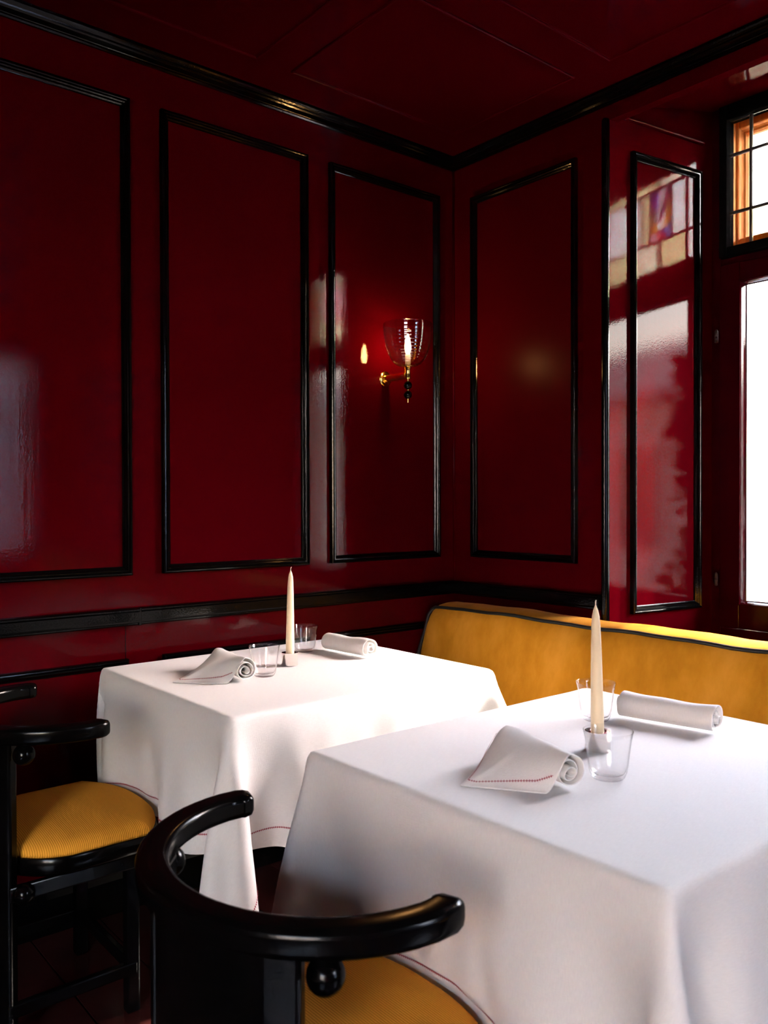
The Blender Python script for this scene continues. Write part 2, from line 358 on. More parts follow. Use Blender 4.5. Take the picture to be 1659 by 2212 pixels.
# leaded lights
def pane(parent, ya, yb, za, zb, col):
    g = .0015; MB().box(.512, .515, min(ya, yb)+g, max(ya, yb)-g, za+g, zb-g).build('leaded_pane', 'stained_'+col, parent)
def came(parent, p, q, wd=.0055):
    (ya, za), (yb, zb) = p, q
    d = Vector((0, yb-ya, zb-za)).normalized(); nrm = Vector((1, 0, 0)).cross(d)*wd
    a = Vector((0, ya, za)); b_ = Vector((0, yb, zb)); mb = MB(); vs = []
    for c in (a, b_):
        for s1, x in ((-1, .510), (-.6, .507), (.6, .507), (1, .510), (.6, .5205), (-.6, .5205)): vs.append((x, c.y+nrm.y*s1, c.z+nrm.z*s1))
    mb.add(vs, [(i, (i+1) % 6, 6+(i+1) % 6, 6+i) for i in range(6)]+[tuple(range(5, -1, -1)), tuple(range(6, 12))]); mb.build('lead_came', 'lead', parent)
tl = wb_(framebox(MB(), .488, .540, -1.903, -.842, 2.057, 2.590, .029, .029, .034, .054), 'transom_light', 'black_iron_paint', bevel=.003)
A, B = -1.874, -.871; Z = [2.091, 2.213, 2.416, 2.536]
for z in Z[1:3]: came(tl, (A, z), (B, z))
c1, c2, c3, c4, c5, c6 = -.948, -1.030, -1.150, -1.100, -1.205, -1.270
for (p, q) in (((c1, Z[0]), (c1, Z[3])), ((c4, Z[0]), (c4, Z[1])), ((c4, Z[2]), (c4, Z[3])), ((c2, Z[1]), (c2, Z[2])), ((c3, Z[1]), (c3, Z[2])), ((c5, Z[1]), (c5, Z[2])), ((c6, Z[0]), (c6, Z[3]))): came(tl, p, q)
for a_, b_, z0, z1, c_ in ((B, c1, 0, 1, 'clear'), (c1, c4, 0, 1, 'straw'), (c4, c6, 0, 1, 'cream'), (B, c1, 1, 2, 'clear'), (c1, c2, 1, 2, 'clear'), (c3, c5, 1, 2, 'straw'), (c5, c6, 1, 2, 'clear'),
                           (B, c1, 2, 3, 'clear'), (c1, c4, 2, 3, 'cream'), (c4, c6, 2, 3, 'straw')): pane(tl, a_, b_, Z[z0], Z[z1], c_)
ycs = [A, -1.72, -1.57, -1.42, c6]
cols = [['cream', 'straw', 'cream', 'straw'], ['clear', 'straw', 'rose', 'clear'], ['straw', 'cream', 'cream', 'straw']]
for y in ycs[1:-1]: came(tl, (y, Z[0]), (y, Z[3]))
for r_ in range(3):
    for k in range(4): pane(tl, ycs[k], ycs[k+1], Z[r_], Z[r_+1], cols[r_][k])
# the coloured centre piece, cut into irregular glass
y0, y1, z0, z1 = c3, c2, Z[1], Z[2]; dy, dz = y1-y0, z1-z0
pieces = [([(0, .62), (.18, .55), (.22, 1), (0, 1)], 'plum'), ([(.18, .55), (.34, .66), (.36, 1), (.22, 1)], 'violet'), ([(.34, .66), (.18, .55), (.12, .42), (.30, .36), (.55, .62), (.78, .95), (.60, 1), (.36, 1)], 'smoke'),
          ([(.30, .36), (.55, .38), (.80, .60), (1, 1), (.78, 1), (.78, .95), (.55, .62)], 'plum'), ([(.55, .38), (.30, .36), (.42, .20), (.60, .24), (.72, .42), (.80, .60)], 'clear'), ([(0, .62), (0, .18), (.42, .20), (.30, .36), (.12, .42), (.18, .55)], 'amber'),
          ([(.72, .42), (.60, .24), (.70, .18), (1, .36), (1, 1), (.80, .60)], 'amber'), ([(0, 0), (.36, 0), (.40, .14), (.30, .19), (0, .18)], 'rose'), ([(.36, 0), (.74, 0), (.76, .10), (.40, .14)], 'ruby'), ([(.74, 0), (1, 0), (1, .36), (.70, .18), (.76, .10)], 'blue'), ([(.40, .14), (.76, .10), (.70, .18), (.60, .24), (.42, .20), (.30, .19)], 'plum')]
for poly, c_ in pieces:
    pts = [(y0+(1-a)*dy if False else y0+a*dy, z0+b_*dz) for a, b_ in poly]; n = len(pts)
    mb = MB().add([(.512, y, z) for y, z in pts]+[(.515, y, z) for y, z in pts], [tuple(range(n-1, -1, -1)), tuple(range(n, 2*n))]+[(i, (i+1) % n, n+(i+1) % n, n+i) for i in range(n)])
    mb.build('leaded_pane', 'stained_'+c_, tl)
# outer storm frame of the upper lights: orange wood
mb = framebox(MB(), .60, .66, -1.95, -.775, 2.06, 2.64, .09, .082, .085, .10)
of = wb_(mb, 'outer_frame', 'orange_wood', bevel=.006)
for bx_ in ((-.8465, -.8425, 2.058, 2.590), (-1.9025, -1.8985, 2.058, 2.590), (-1.8985, -.8465, 2.586, 2.591), (-1.8985, -.8465, 2.0565, 2.0605)):
    MB().box(.542, .600, *bx_).build('jamb_lining', 'orange_wood', of)
frame(lambda u, v, h: (.64-h, u, v), -1.86, -.857, 2.145, 2.540, [(0, .02), (.004, .012), (.010, .008), (.014, -.004), (.014, -.02)], None, 'orange_wood', 'inner_bead').parent = of
MB().box(.645, .648, -1.855, -.86, 2.15, 2.535).build('storm_pane', 'window_glass', of)
# outer masonry round the opening
mb = MB(); mb.box(.575, .80, -.775, .4, -.6, 3.3); mb.box(.575, .80, -5.2, -1.99, -.6, 3.3); mb.box(.575, .80, -1.99, -.775, -.6, .70); mb.box(.575, .80, -1.99, -.775, 2.66, 3.3)
ow = tag(mb.build('wall_outer', 'pale_plaster'), 'pale outer face of the wall round the window', kind='structure')
MB().box(.575, 2.22, -6, 2.0, 3.45, 3.60).build('sun_blocker_eave', 'orange_wood', ow)  # added unseen eave, stops sun through the upper lights reaching the table

# ------------------------------------------------------------------ window 2 (behind the viewer)
def plain_window(name, mp, u0, u1, v0, v1, bays, label):
    W = tag(empty(name, mp((u0+u1)/2, v0, -.06)), label, kind='structure'); pi = Matrix.Translation(W.location).inverted()
    mb = MB()
    def f(a, b, c, d):
        vs = [mp(u, v, h) for h in (-.09, -.03) for u, v in ((a, c), (b, c), (b, d), (a, d))]
        mb.add(vs, [(3, 2, 1, 0), (4, 5, 6, 7), (0, 1, 5, 4), (1, 2, 6, 5), (2, 3, 7, 6), (3, 0, 4, 7)])
    f(u0, u1, v0, v0+.07); f(u0, u1, v1-.07, v1); bw = (u1-u0)/bays; tz = v0+(v1-v0)*.70
    for k in range(bays+1):
        u = u0+k*bw; f(max(u-.04, u0), min(u+.04, u1), v0+.07, v1-.07)
    f(u0+.04, u1-.04, tz-.02, tz+.02)
    o = mb.build('frame', 'dark_red_lacquer', W, bevel=.003); o.matrix_parent_inverse = pi
    for k in range(bays):
        a, b = u0+k*bw+.04, u0+(k+1)*bw-.04
        for z0, z1 in ((v0+.07, tz-.02), (tz+.02, v1-.07)):
            o = slab(mp, a, b, z0, z1, -.062, -.058, 'pane', 'window_glass', W); o.matrix_parent_inverse = pi
plain_window('window_2', front_map, -.85, -.20, .75, 2.38, 1, 'tall casement in the wall behind the viewer')
plain_window('fill_window', left_map, -4.45, -2.75, .80, 2.35, 2, 'added row of fill-light casements, unseen, in the wall left of the viewer')  # added for fill light on the left faces of the cloths, never in view

# ------------------------------------------------------------------ outside
tag(MB().box(.80, 40, -40, 40, -.7, -.6).box(-8, .80, -40, -4.72, -.7, -.6).box(-40, -4.62, -40, 20, -.7, -.6).build('ground_outside', 'paving'), 'pale paving outside the window', kind='structure')
nb = tag(empty('neighbour_building', (9, -8, -.6)), 'pale plastered house outside, mirrored in the glossy window reveal', 'building')
nl = Matrix.Translation(nb.location).inverted()
def nbp(mb, name, mat, parent=nb):
    o = mb.build(name, mat, parent)
    if parent is nb: o.matrix_parent_inverse = nl
    return o
nbp(MB().box(6.5, 10, -16, 2, -.6, 2.75), 'wall', 'pale_plaster')
nbp(MB().add([(6.0, -16.5, 2.7), (10.5, -16.5, 2.7), (10.5, 2.5, 2.7), (6.0, 2.5, 2.7), (8.2, -16.5, 3.9), (8.2, 2.5, 3.9)], [(0, 3, 2, 1), (0, 1, 4), (2, 3, 5), (0, 4, 5, 3), (1, 2, 5, 4)]), 'roof', 'roof_tile')
for y in (-13.2, -10.8, -8.6, -6.4, -4.2, -1.8):
    wn = nbp(MB().box(6.46, 6.55, y-.45, y+.45, .5, 2.0), 'window', 'shutter_paint')
    MB().box(6.44, 6.47, y-.38, y-.03, .58, 1.92).build('pane', 'building_glass', wn); MB().box(6.44, 6.47, y+.03, y+.38, .58, 1.92).build('pane', 'building_glass', wn)
rb = tag(empty('sky_screen_wall', (-1, -8.2, -.6)), 'added blue-grey wall, unseen, dimming and cooling the window behind the viewer', 'wall')  # added out of view to block sky and cool the rear light
o = MB().box(-6, 3.5, -8.4, -8.1, -.6, 3.3).build('masonry', 'cool_screen_grey', rb); o.matrix_parent_inverse = Matrix.Translation(rb.location).inverted()
o = MB().box(-6.1, 3.6, -8.5, -8.0, 3.3, 3.42).build('coping', 'roof_tile', rb); o.matrix_parent_inverse = Matrix.Translation(rb.location).inverted()
gw = tag(empty('bounce_wall', (-9.2, -2, -.6)), 'added pale wall, unseen, bouncing warm sun into the window left of the viewer', 'wall')  # added out of view as a warm reflector for the left fill
o = MB().box(-9.4, -9.1, -9, 5, -.6, 3.9).build('masonry', 'pale_plaster', gw); o.matrix_parent_inverse = Matrix.Translation(gw.location).inverted()
o = MB().box(-9.5, -9.0, -9.1, 5.1, 3.9, 4.0).build('coping', 'roof_tile', gw); o.matrix_parent_inverse = Matrix.Translation(gw.location).inverted()
vine = tag(empty('climbing_vine', (.93, -1.24, -.6)), 'leafy vine climbing outside, mirrored in the glossy window reveal, with an added leaf mass blocking sun', 'vine')
vl = Matrix.Translation(vine.location).inverted()
mb = MB(); rng = random.Random(3)
mb.tube([(.93+.02*math.sin(z*4), -1.33+.03*math.sin(z*3), z) for z in [-.6+.1*i for i in range(25)]], .012, 6, (1, 0, 0))
o = mb.build('stem', 'vine_stem', vine, smooth=True); o.matrix_parent_inverse = vl
mb = MB()
for i in range(620):
    t = rng.random(); z = .30+1.55*t; sp = .15*(1-.55*t**3)
    c = Vector((.93+rng.uniform(-.07, .07), -1.33+rng.gauss(0, sp*.5)+.04*math.sin(z*7), z)); s_ = rng.uniform(.028, .05)
    q = Matrix.Rotation(rng.uniform(-.9, .9), 3, 'X') @ Matrix.Rotation(rng.uniform(-.9, .9), 3, 'Z') @ Matrix.Rotation(rng.uniform(0, 6.28), 3, 'Y')
    pts = [(0, -.9), (.45, -.55), (1, -.3), (.6, .05), (.75, .6), (.25, .45), (0, 1.1), (-.25, .45), (-.75, .6), (-.6, .05), (-1, -.3), (-.45, -.55)]
    pts = [c+q @ Vector((a*s_, .12*s_*abs(a), b_*s_)) for a, b_ in pts]
    mb.add([c]+pts, [(0, k+1, (k+1) % 12+1) for k in range(12)])
for i in range(900):  # added leaf mass out of view, keeps sun off the reveal panel
    c = Vector((.92+rng.uniform(-.06, .08), rng.uniform(-1.13, -.95), .2+2.45*rng.random())); s_ = rng.uniform(.032, .055)
    q = Matrix.Rotation(rng.uniform(-.9, .9), 3, 'X') @ Matrix.Rotation(rng.uniform(-.9, .9), 3, 'Z') @ Matrix.Rotation(rng.uniform(0, 6.28), 3, 'Y')
    P_ = [c+q @ Vector((a*s_, .12*s_*abs(a), b_*s_)) for a, b_ in ((0, -.9), (.45, -.55), (1, -.3), (.6, .05), (.75, .6), (.25, .45), (0, 1.1), (-.25, .45), (-.75, .6), (-.6, .05), (-1, -.3), (-.45, -.55))]
    mb.add([c]+P_, [(0, k+1, (k+1) % 12+1) for k in range(12)])
o = mb.build('foliage', 'vine_leaf', vine); o.matrix_parent_inverse = vl; o['kind'] = 'stuff'

# ------------------------------------------------------------------ banquette
bq = tag(empty('banquette', (-.2, -2.2, 0)), 'mustard velvet banquette with black piping under the window', 'bench')
bl = Matrix.Translation(bq.location).inverted()
PB = [(-.275, .40), (-.262, .46), (-.243, .54), (-.224, .62), (-.205, .70), (-.190, .75), (-.176, .782), (-.160, .802), (-.140, .812), (-.10, .818), (-.065, .817), (-.048, .808), (-.042, .79), (-.042, .40)]
ctr = Vector((-.15, .60))
secs = []; rr = .05
yend = -.034
for e_ in (0, .003, .008, .016, .028, .05):
    ins = rr-math.sqrt(max(rr*rr-(rr-e_)**2, 0)); secs.append((yend-e_, ins))
y = -.10
while y > -4.4: secs.append((y, 0)); y -= .06
mb = MB(); vs = []; n = len(PB)
for y, ins in secs:
    wob = 0.0025*math.sin(y*11)+.0015*math.sin(y*27+1)+.004*math.sin(y*2.1+.5)*min(1, -y)
    for k, (x, z) in enumerate(PB):
        zf = z-ins*max(0, min(1, (z-.62)/.15)); xf = x+ins*.25
        if 6 <= k <= 11: zf += wob
        if k < 8: xf += .003*math.sin(y*7+k)
        vs.append((xf, y, zf))
mb.add(vs, [(i*n+k, i*n+k+1, (i+1)*n+k+1, (i+1)*n+k) for i in range(len(secs)-1) for k in range(n-1)]+[tuple(range(n))])
o = mb.build('backrest', 'mustard_velvet', bq, smooth=True, angle=60); o.matrix_parent_inverse = bl; back_o = o
# piping: up the end and along the front top edge
path = []
for k in range(0, 6):
    x, z = PB[k]; path.append((x-.004, yend-.004, z-(0 if k < 3 else .05*max(0, min(1, (z-.62)/.15)))))
cz = PB[7][1]
for a in (20, 45, 70): path.append((-.186+.02*math.sin(R(a)), yend-.006-.045*(1-math.cos(R(a))), cz-.05+.050*math.sin(R(a))))
for y, ins in secs[6:]:
    wob = 0.0025*math.sin(y*11)+.0015*math.sin(y*27+1)+.004*math.sin(y*2.1+.5)*min(1, -y)
    path.append((PB[7][0]-.002+.003*math.sin(y*7+7), y, PB[7][1]+wob+.002))
o = MB().tube(path, .0062, 8, (1, 0, .3)).build('piping', 'black_piping', bq, smooth=True); o.matrix_parent_inverse = bl
mb = MB().box(-.60, -.24, -4.4, -.034, .30, .428); o = mb.build('seat_cushion', 'mustard_velvet', bq, bevel=.03, bseg=4, smooth=True); o.matrix_parent_inverse = bl
o = MB().box(-.56, -.05, -4.4, -.034, .006, .30).build('base', 'black_lacquer', bq, bevel=.004); o.matrix_parent_inverse = bl

# ------------------------------------------------------------------ tables
TT = .737
def make_table(name, x0, x1, y0, y1, label):
    cx, cy = (x0+x1)/2, (y0+y1)/2
    t = tag(empty(name, (cx, cy, 0)), label, 'table')
    hx, hy = (x1-x0)/2, (y1-y0)/2
    MB().box(-hx+.004, hx-.004, -hy+.004, hy-.004, TT-.03, TT-.001).build('tabletop', 'black_lacquer', t, bevel=.010, bseg=4)
    MB().lathe([(.001, .04), (.045, .04), (.040, .06), (.033, .10), (.033, .66), (.05, .69), (.09, .707), (.001, .707)], seg=28).build('pedestal', 'black_chair_lacquer', t, smooth=True, angle=40)
    for k in range(4):
        a = k*math.pi/2+math.pi/4
        mb = MB(); c_, s_ = math.cos(a), math.sin(a)
        sec = lambda q: [(-.025, 0), (.025, 0), (.022, .028-.014*q), (-.022, .028-.014*q)]
        mb.sweep([(c_*r_, s_*r_, .006+.016*(1-r_/.30)) for r_ in [.03+.03*i for i in range(10)]], sec)
        mb.build('foot', 'black_chair_lacquer', t, bevel=.004)
    return t
TB = (-1.466, -.654, -.808, -.106); TF = (-1.474, -.648, -1.846, -1.128)
make_table('dining_table', *TB, 'pedestal dining table under the white cloth against the panelled wall')
make_table('dining_table', *TF, 'pedestal dining table under the white cloth nearest the viewer')

# seat outline shared by the chairs and the cloth that hangs against it (chair frame: +x forward)
CHAIRX = -1.662
def seat_front(yl): return .212-.075*(abs(yl)/.22)**2.6 if abs(yl) < .225 else -1
# ------------------------------------------------------------------ draped cloths
def drape(tab, over, seat_y, ymax, ymin, seed, steps=60):
    x0, x1, y0, y1 = tab; h = .0145
    lx, ly = (x1-x0), (y1-y0)
    nx = int(round((lx+2*over)/h))+1; ny = int(round((ly+2*over)/h))+1
    U = np.linspace(-lx/2-over, lx/2+over, nx); V = np.linspace(-ly/2-over, ly/2+over, ny)
    hx = U[1]-U[0]; hy = V[1]-V[0]
    UU, VV = np.meshgrid(U, V)
    P = np.zeros((ny, nx, 3)); zt = TT+.003; e = .006
    a = np.maximum(np.abs(UU)-lx/2, 0); b = np.maximum(np.abs(VV)-ly/2, 0); sx = np.sign(UU); sy = np.sign(VV)
    P[..., 0] = np.clip(UU, -lx/2, lx/2); P[..., 1] = np.clip(VV, -ly/2, ly/2); P[..., 2] = zt
    fl = .06
    mA = (a > 0) & (b == 0); mB_ = (b > 0) & (a == 0); mC = (a > 0) & (b > 0)
    P[..., 0] += np.where(mA, sx*(e+a*fl), 0); P[..., 2] -= np.where(mA, a*.998, 0)
    P[..., 1] += np.where(mB_, sy*(e+b*fl), 0); P[..., 2] -= np.where(mB_, b*.998, 0)
    rC = np.hypot(a, b); th = np.arctan2(b, a)     # 0 at the x side, pi/2 at the y side
    # teardrop ear: out along one flank of the diagonal and back along the other
    ph = th/(math.pi/2)*2*math.pi
    da = .25*(1-np.cos(ph)); db = .245*np.sin(ph)
    ca = math.cos(math.pi/4)
    ox = da*ca+db*ca; oy = da*ca-db*ca
    off = np.hypot(ox, oy); dn = np.sqrt(np.maximum(1-off**2, .05))
    P[..., 0] += np.where(mC, sx*(e+rC*(ox+fl*.7)), 0); P[..., 1] += np.where(mC, sy*(e+rC*(oy+fl*.7)), 0); P[..., 2] -= np.where(mC, rC*dn, 0)
    cx, cy = (x0+x1)/2, (y0+y1)/2
    P[..., 0] += cx; P[..., 1] += cy
    rs = np.random.RandomState(seed); P += rs.normal(0, .0006, P.shape)*((a+b) > 0)[..., None]
    pin = (np.abs(UU) < lx/2-.02) & (np.abs(VV) < ly/2-.02)
    Ppin = P[pin].copy()
    Q = P.copy(); g = np.array([0, 0, -9.81]); dt = 1/90.
    hd = math.hypot(hx, hy)
    def con(A, B, L, k):
        d = B-A; l = np.sqrt((d*d).sum(-1, keepdims=True))+1e-9; c = d*((l-L)/l*(.5*k)); A += c; B -= c
    def conmin(A, B, L, k):     # resist compression only (bending)
        d = B-A; l = np.sqrt((d*d).sum(-1, keepdims=True))+1e-9; c = d*(np.minimum(l-L, 0)/l*(.5*k)); A += c; B -= c
    for st in range(steps):
        vel = (P-Q)*.93; Q = P.copy(); P = P+vel+g*dt*dt
        for it in range(8):
            for o in (0, 1):
                A = P[:, o:-1:2]; B = P[:, o+1::2]; n_ = min(A.shape[1], B.shape[1]); con(A[:, :n_], B[:, :n_], hx, 1)
                A = P[o:-1:2]; B = P[o+1::2]; n_ = min(A.shape[0], B.shape[0]); con(A[:n_], B[:n_], hy, 1)
            for o in (0, 1):
                A = P[o:-1:2, :-1]; B = P[o+1::2, 1:]; n_ = min(A.shape[0], B.shape[0]); con(A[:n_], B[:n_], hd, .35)
                A = P[o:-1:2, 1:]; B = P[o+1::2, :-1]; n_ = min(A.shape[0], B.shape[0]); con(A[:n_], B[:n_], hd, .35)
            for s_ in ((3, 6) if it % 4 == 0 else ()):
                kk = .22
                for o in range(0, 2*s_, s_):
                    for q in range(s_):
                        A = P[:, o+q:-s_:2*s_]; B = P[:, o+q+s_::2*s_]; n_ = min(A.shape[1], B.shape[1])
                        if n_ > 0: conmin(A[:, :n_], B[:, :n_], hx*s_, kk)
                        A = P[o+q:-s_:2*s_]; B = P[o+q+s_::2*s_]; n_ = min(A.shape[0], B.shape[0])
                        if n_ > 0: conmin(A[:n_], B[:n_], hy*s_, kk)
            # table collision: hanging cloth stays outside the rounded edge of the top
            X = P[..., 0]-cx; Y = P[..., 1]-cy; dz = zt-P[..., 2]
            near = (dz > -.02) & (dz < .055)
            rnd = .020-np.sqrt(np.maximum(.020**2-np.maximum(.020-np.maximum(dz, 0), 0)**2, 0))    # inset of the rounded edge at this depth
            ex = lx/2+.006-rnd; ey = ly/2+.006-rnd
            hx_ = near & (a > .010) & (np.abs(X) < ex) & ((a >= b) | (np.abs(Y) < ey)); hy_ = near & (b > .010) & (np.abs(Y) < ey) & ((b > a) | (np.abs(X) < ex))
            P[..., 0] = np.where(hx_ & (b <= a), cx+sx*ex, P[..., 0]); P[..., 1] = np.where(hy_ & (a < b), cy+sy*ey, P[..., 1])
            top = (a < .012) & (b < .012); P[..., 2] = np.where(top, zt-.25*np.maximum(a, b), P[..., 2])
            # chair seat
            yl = P[..., 1]-seat_y
            sf = CHAIRX+np.where(np.abs(yl) < .225, .212-.075*(np.minimum(np.abs(yl), .225)/.22)**2.6, -1)+.006
            hit = (P[..., 2] < .455) & (P[..., 0] < sf) & (P[..., 0] > sf-.12) & (UU < 0)
            P[..., 0] = np.where(hit, sf, P[..., 0])
            if ymax is not None: P[..., 1] = np.minimum(P[..., 1], ymax)
            if ymin is not None: P[..., 1] = np.maximum(P[..., 1], ymin)
            on = (P[..., 0] > -.612) & (P[..., 2] < .440); P[..., 2] = np.where(on, np.where(P[..., 2] > .40, .440, P[..., 2]), P[..., 2]); P[..., 0] = np.where(on & (P[..., 2] < .44), -.612, P[..., 0])
            P[pin] = Ppin
    # soft hanging folds, growing towards the hem
    du = np.gradient(P, axis=1); dv = np.gradient(P, axis=0); Nn = np.cross(du, dv); Nn /= np.linalg.norm(Nn, axis=-1, keepdims=True)+1e-9
    s1, s2, s3 = rs.rand(3)*6
    wave = lambda t: .38*np.sin(t*38+s1+.6*np.sin(t*9+s2))+.22*np.sin(t*66+s2+.5*np.sin(t*17))+.3*np.sin(t*21+s3)
    hang = np.maximum(a, b)/over; side = np.where(a >= b, VV*1.0+.7*np.sign(UU), UU*1.0+1.3*np.sign(VV))
    edge = np.clip((np.maximum(a, b)-.015)/.07, 0, 1)
    flat = 1-np.clip(np.minimum(a, b)/.05, 0, 1)
    P = P+Nn*(((.0120*hang**.6*edge*flat)*wave(side))[..., None])
    if ymax is not None: P[..., 1] = np.minimum(P[..., 1], ymax)
    yl = P[..., 1]-seat_y
    sf = CHAIRX+np.where(np.abs(yl) < .225, .212-.075*(np.minimum(np.abs(yl), .225)/.22)**2.6, -1)+.007
    P[..., 0] = np.where((P[..., 2] < .46) & (P[..., 0] < sf) & (P[..., 0] > sf-.12) & (UU < 0), sf, P[..., 0])
    return P, U, V
def sample(P, U, V, u, v):
    fu = (u-U[0])/(U[1]-U[0]); fv = (v-V[0])/(V[1]-V[0]); i = min(int(fu), len(U)-2); j = min(int(fv), len(V)-2); fu -= i; fv -= j
    return P[j, i]*(1-fu)*(1-fv)+P[j, i+1]*fu*(1-fv)+P[j+1, i]*(1-fu)*fv+P[j+1, i+1]*fu*fv
def stitch_line(fn, pts2, pitch=.0042, half=.0024, wd=.0007, lift=.0010):
    """fn(u,v) -> (point, normal); pts2: polyline in cloth coordinates"""
    mb = MB()
    for (ua, va), (ub, vb) in zip(pts2[:-1], pts2[1:]):
        L_ = math.hypot(ub-ua, vb-va); n = max(2, int(L_/pitch)); du, dv = (ub-ua)/L_, (vb-va)/L_
        prev = None
        for i in range(n+1):
            t = i/n; u, v = ua+(ub-ua)*t, va+(vb-va)*t
            vs = []
            for a, b_ in ((-half, -wd), (-half, wd), (0, 2*wd), (half, wd), (half, -wd), (0, -2*wd)):
                p, nn = fn(u-dv*a+du*b_, v+du*a+dv*b_); vs.append(p+nn*lift)
            mb.add(vs, [(0, 1, 2, 5), (5, 2, 3, 4)])
            th_ = []
            for a in (-.0005, .0005):
                p, nn = fn(u-dv*a, v+du*a); th_.append(p+nn*lift*.7)
            if prev: mb.add([prev[0], prev[1], th_[1], th_[0]], [(0, 1, 2, 3)])
            prev = th_
    return mb
def cloth_object(name, tab, over, seat_y, ymax, ymin, label, seed):
    P, U, V = drape(tab, over, seat_y, ymax, ymin, seed)
    ny, nx, _ = P.shape
    me = bpy.data.meshes.new(name)
    idx = np.arange(ny*nx).reshape(ny, nx)
    F = np.stack([idx[:-1, :-1], idx[:-1, 1:], idx[1:, 1:], idx[1:, :-1]], -1).reshape(-1, 4)
    me.from_pydata(P.reshape(-1, 3).tolist(), [], F.tolist()); me.update()
    uv = me.uv_layers.new(name='UVMap'); li = np.zeros(len(me.loops), dtype=np.int32); me.loops.foreach_get('vertex_index', li)
    UV = np.stack(np.meshgrid(U, V), -1).reshape(-1, 2)[li]; uv.data.foreach_set('uv', UV.ravel())
    me.polygons.foreach_set('use_smooth', [True]*len(me.polygons)); me.materials.append(M['white_linen'])
    o = bpy.data.objects.new(name, me); COL.objects.link(o); tag(o, label, 'tablecloth')
    s_ = o.modifiers.new('smooth', 'SUBSURF'); s_.levels = 1; s_.render_levels = 1
    # normals
    du = np.gradient(P, axis=1); dv = np.gradient(P, axis=0); Nn = np.cross(du, dv); Nn /= np.linalg.norm(Nn, axis=-1, keepdims=True)+1e-9
    fn = lambda u, v: (Vector(sample(P, U, V, u, v)), Vector(sample(Nn, U, V, u, v)))
    q = .047; a0, a1, b0, b1 = U[0]+q, U[-1]-q, V[0]+q, V[-1]-q
    st = stitch_line(fn, [(a0, b0), (a1, b0), (a1, b1), (a0, b1), (a0, b0)], lift=.0016)
    so_ = st.build('hem_stitching', 'red_thread', o); so_['kind'] = 'stuff'; so_['label'] = 'dark red hemstitching'
    return o
CH_B, CH_F = -.338, -1.430
cloth_object('tablecloth', TB, .302, CH_B, -.026, -.958, 'white linen cloth with red hemstitching, on the sunlit table by the wall', 1)
cloth_object('tablecloth', TF, .302, CH_F, -.978, None, 'white linen cloth with red hemstitching, on the table nearest the viewer', 2)

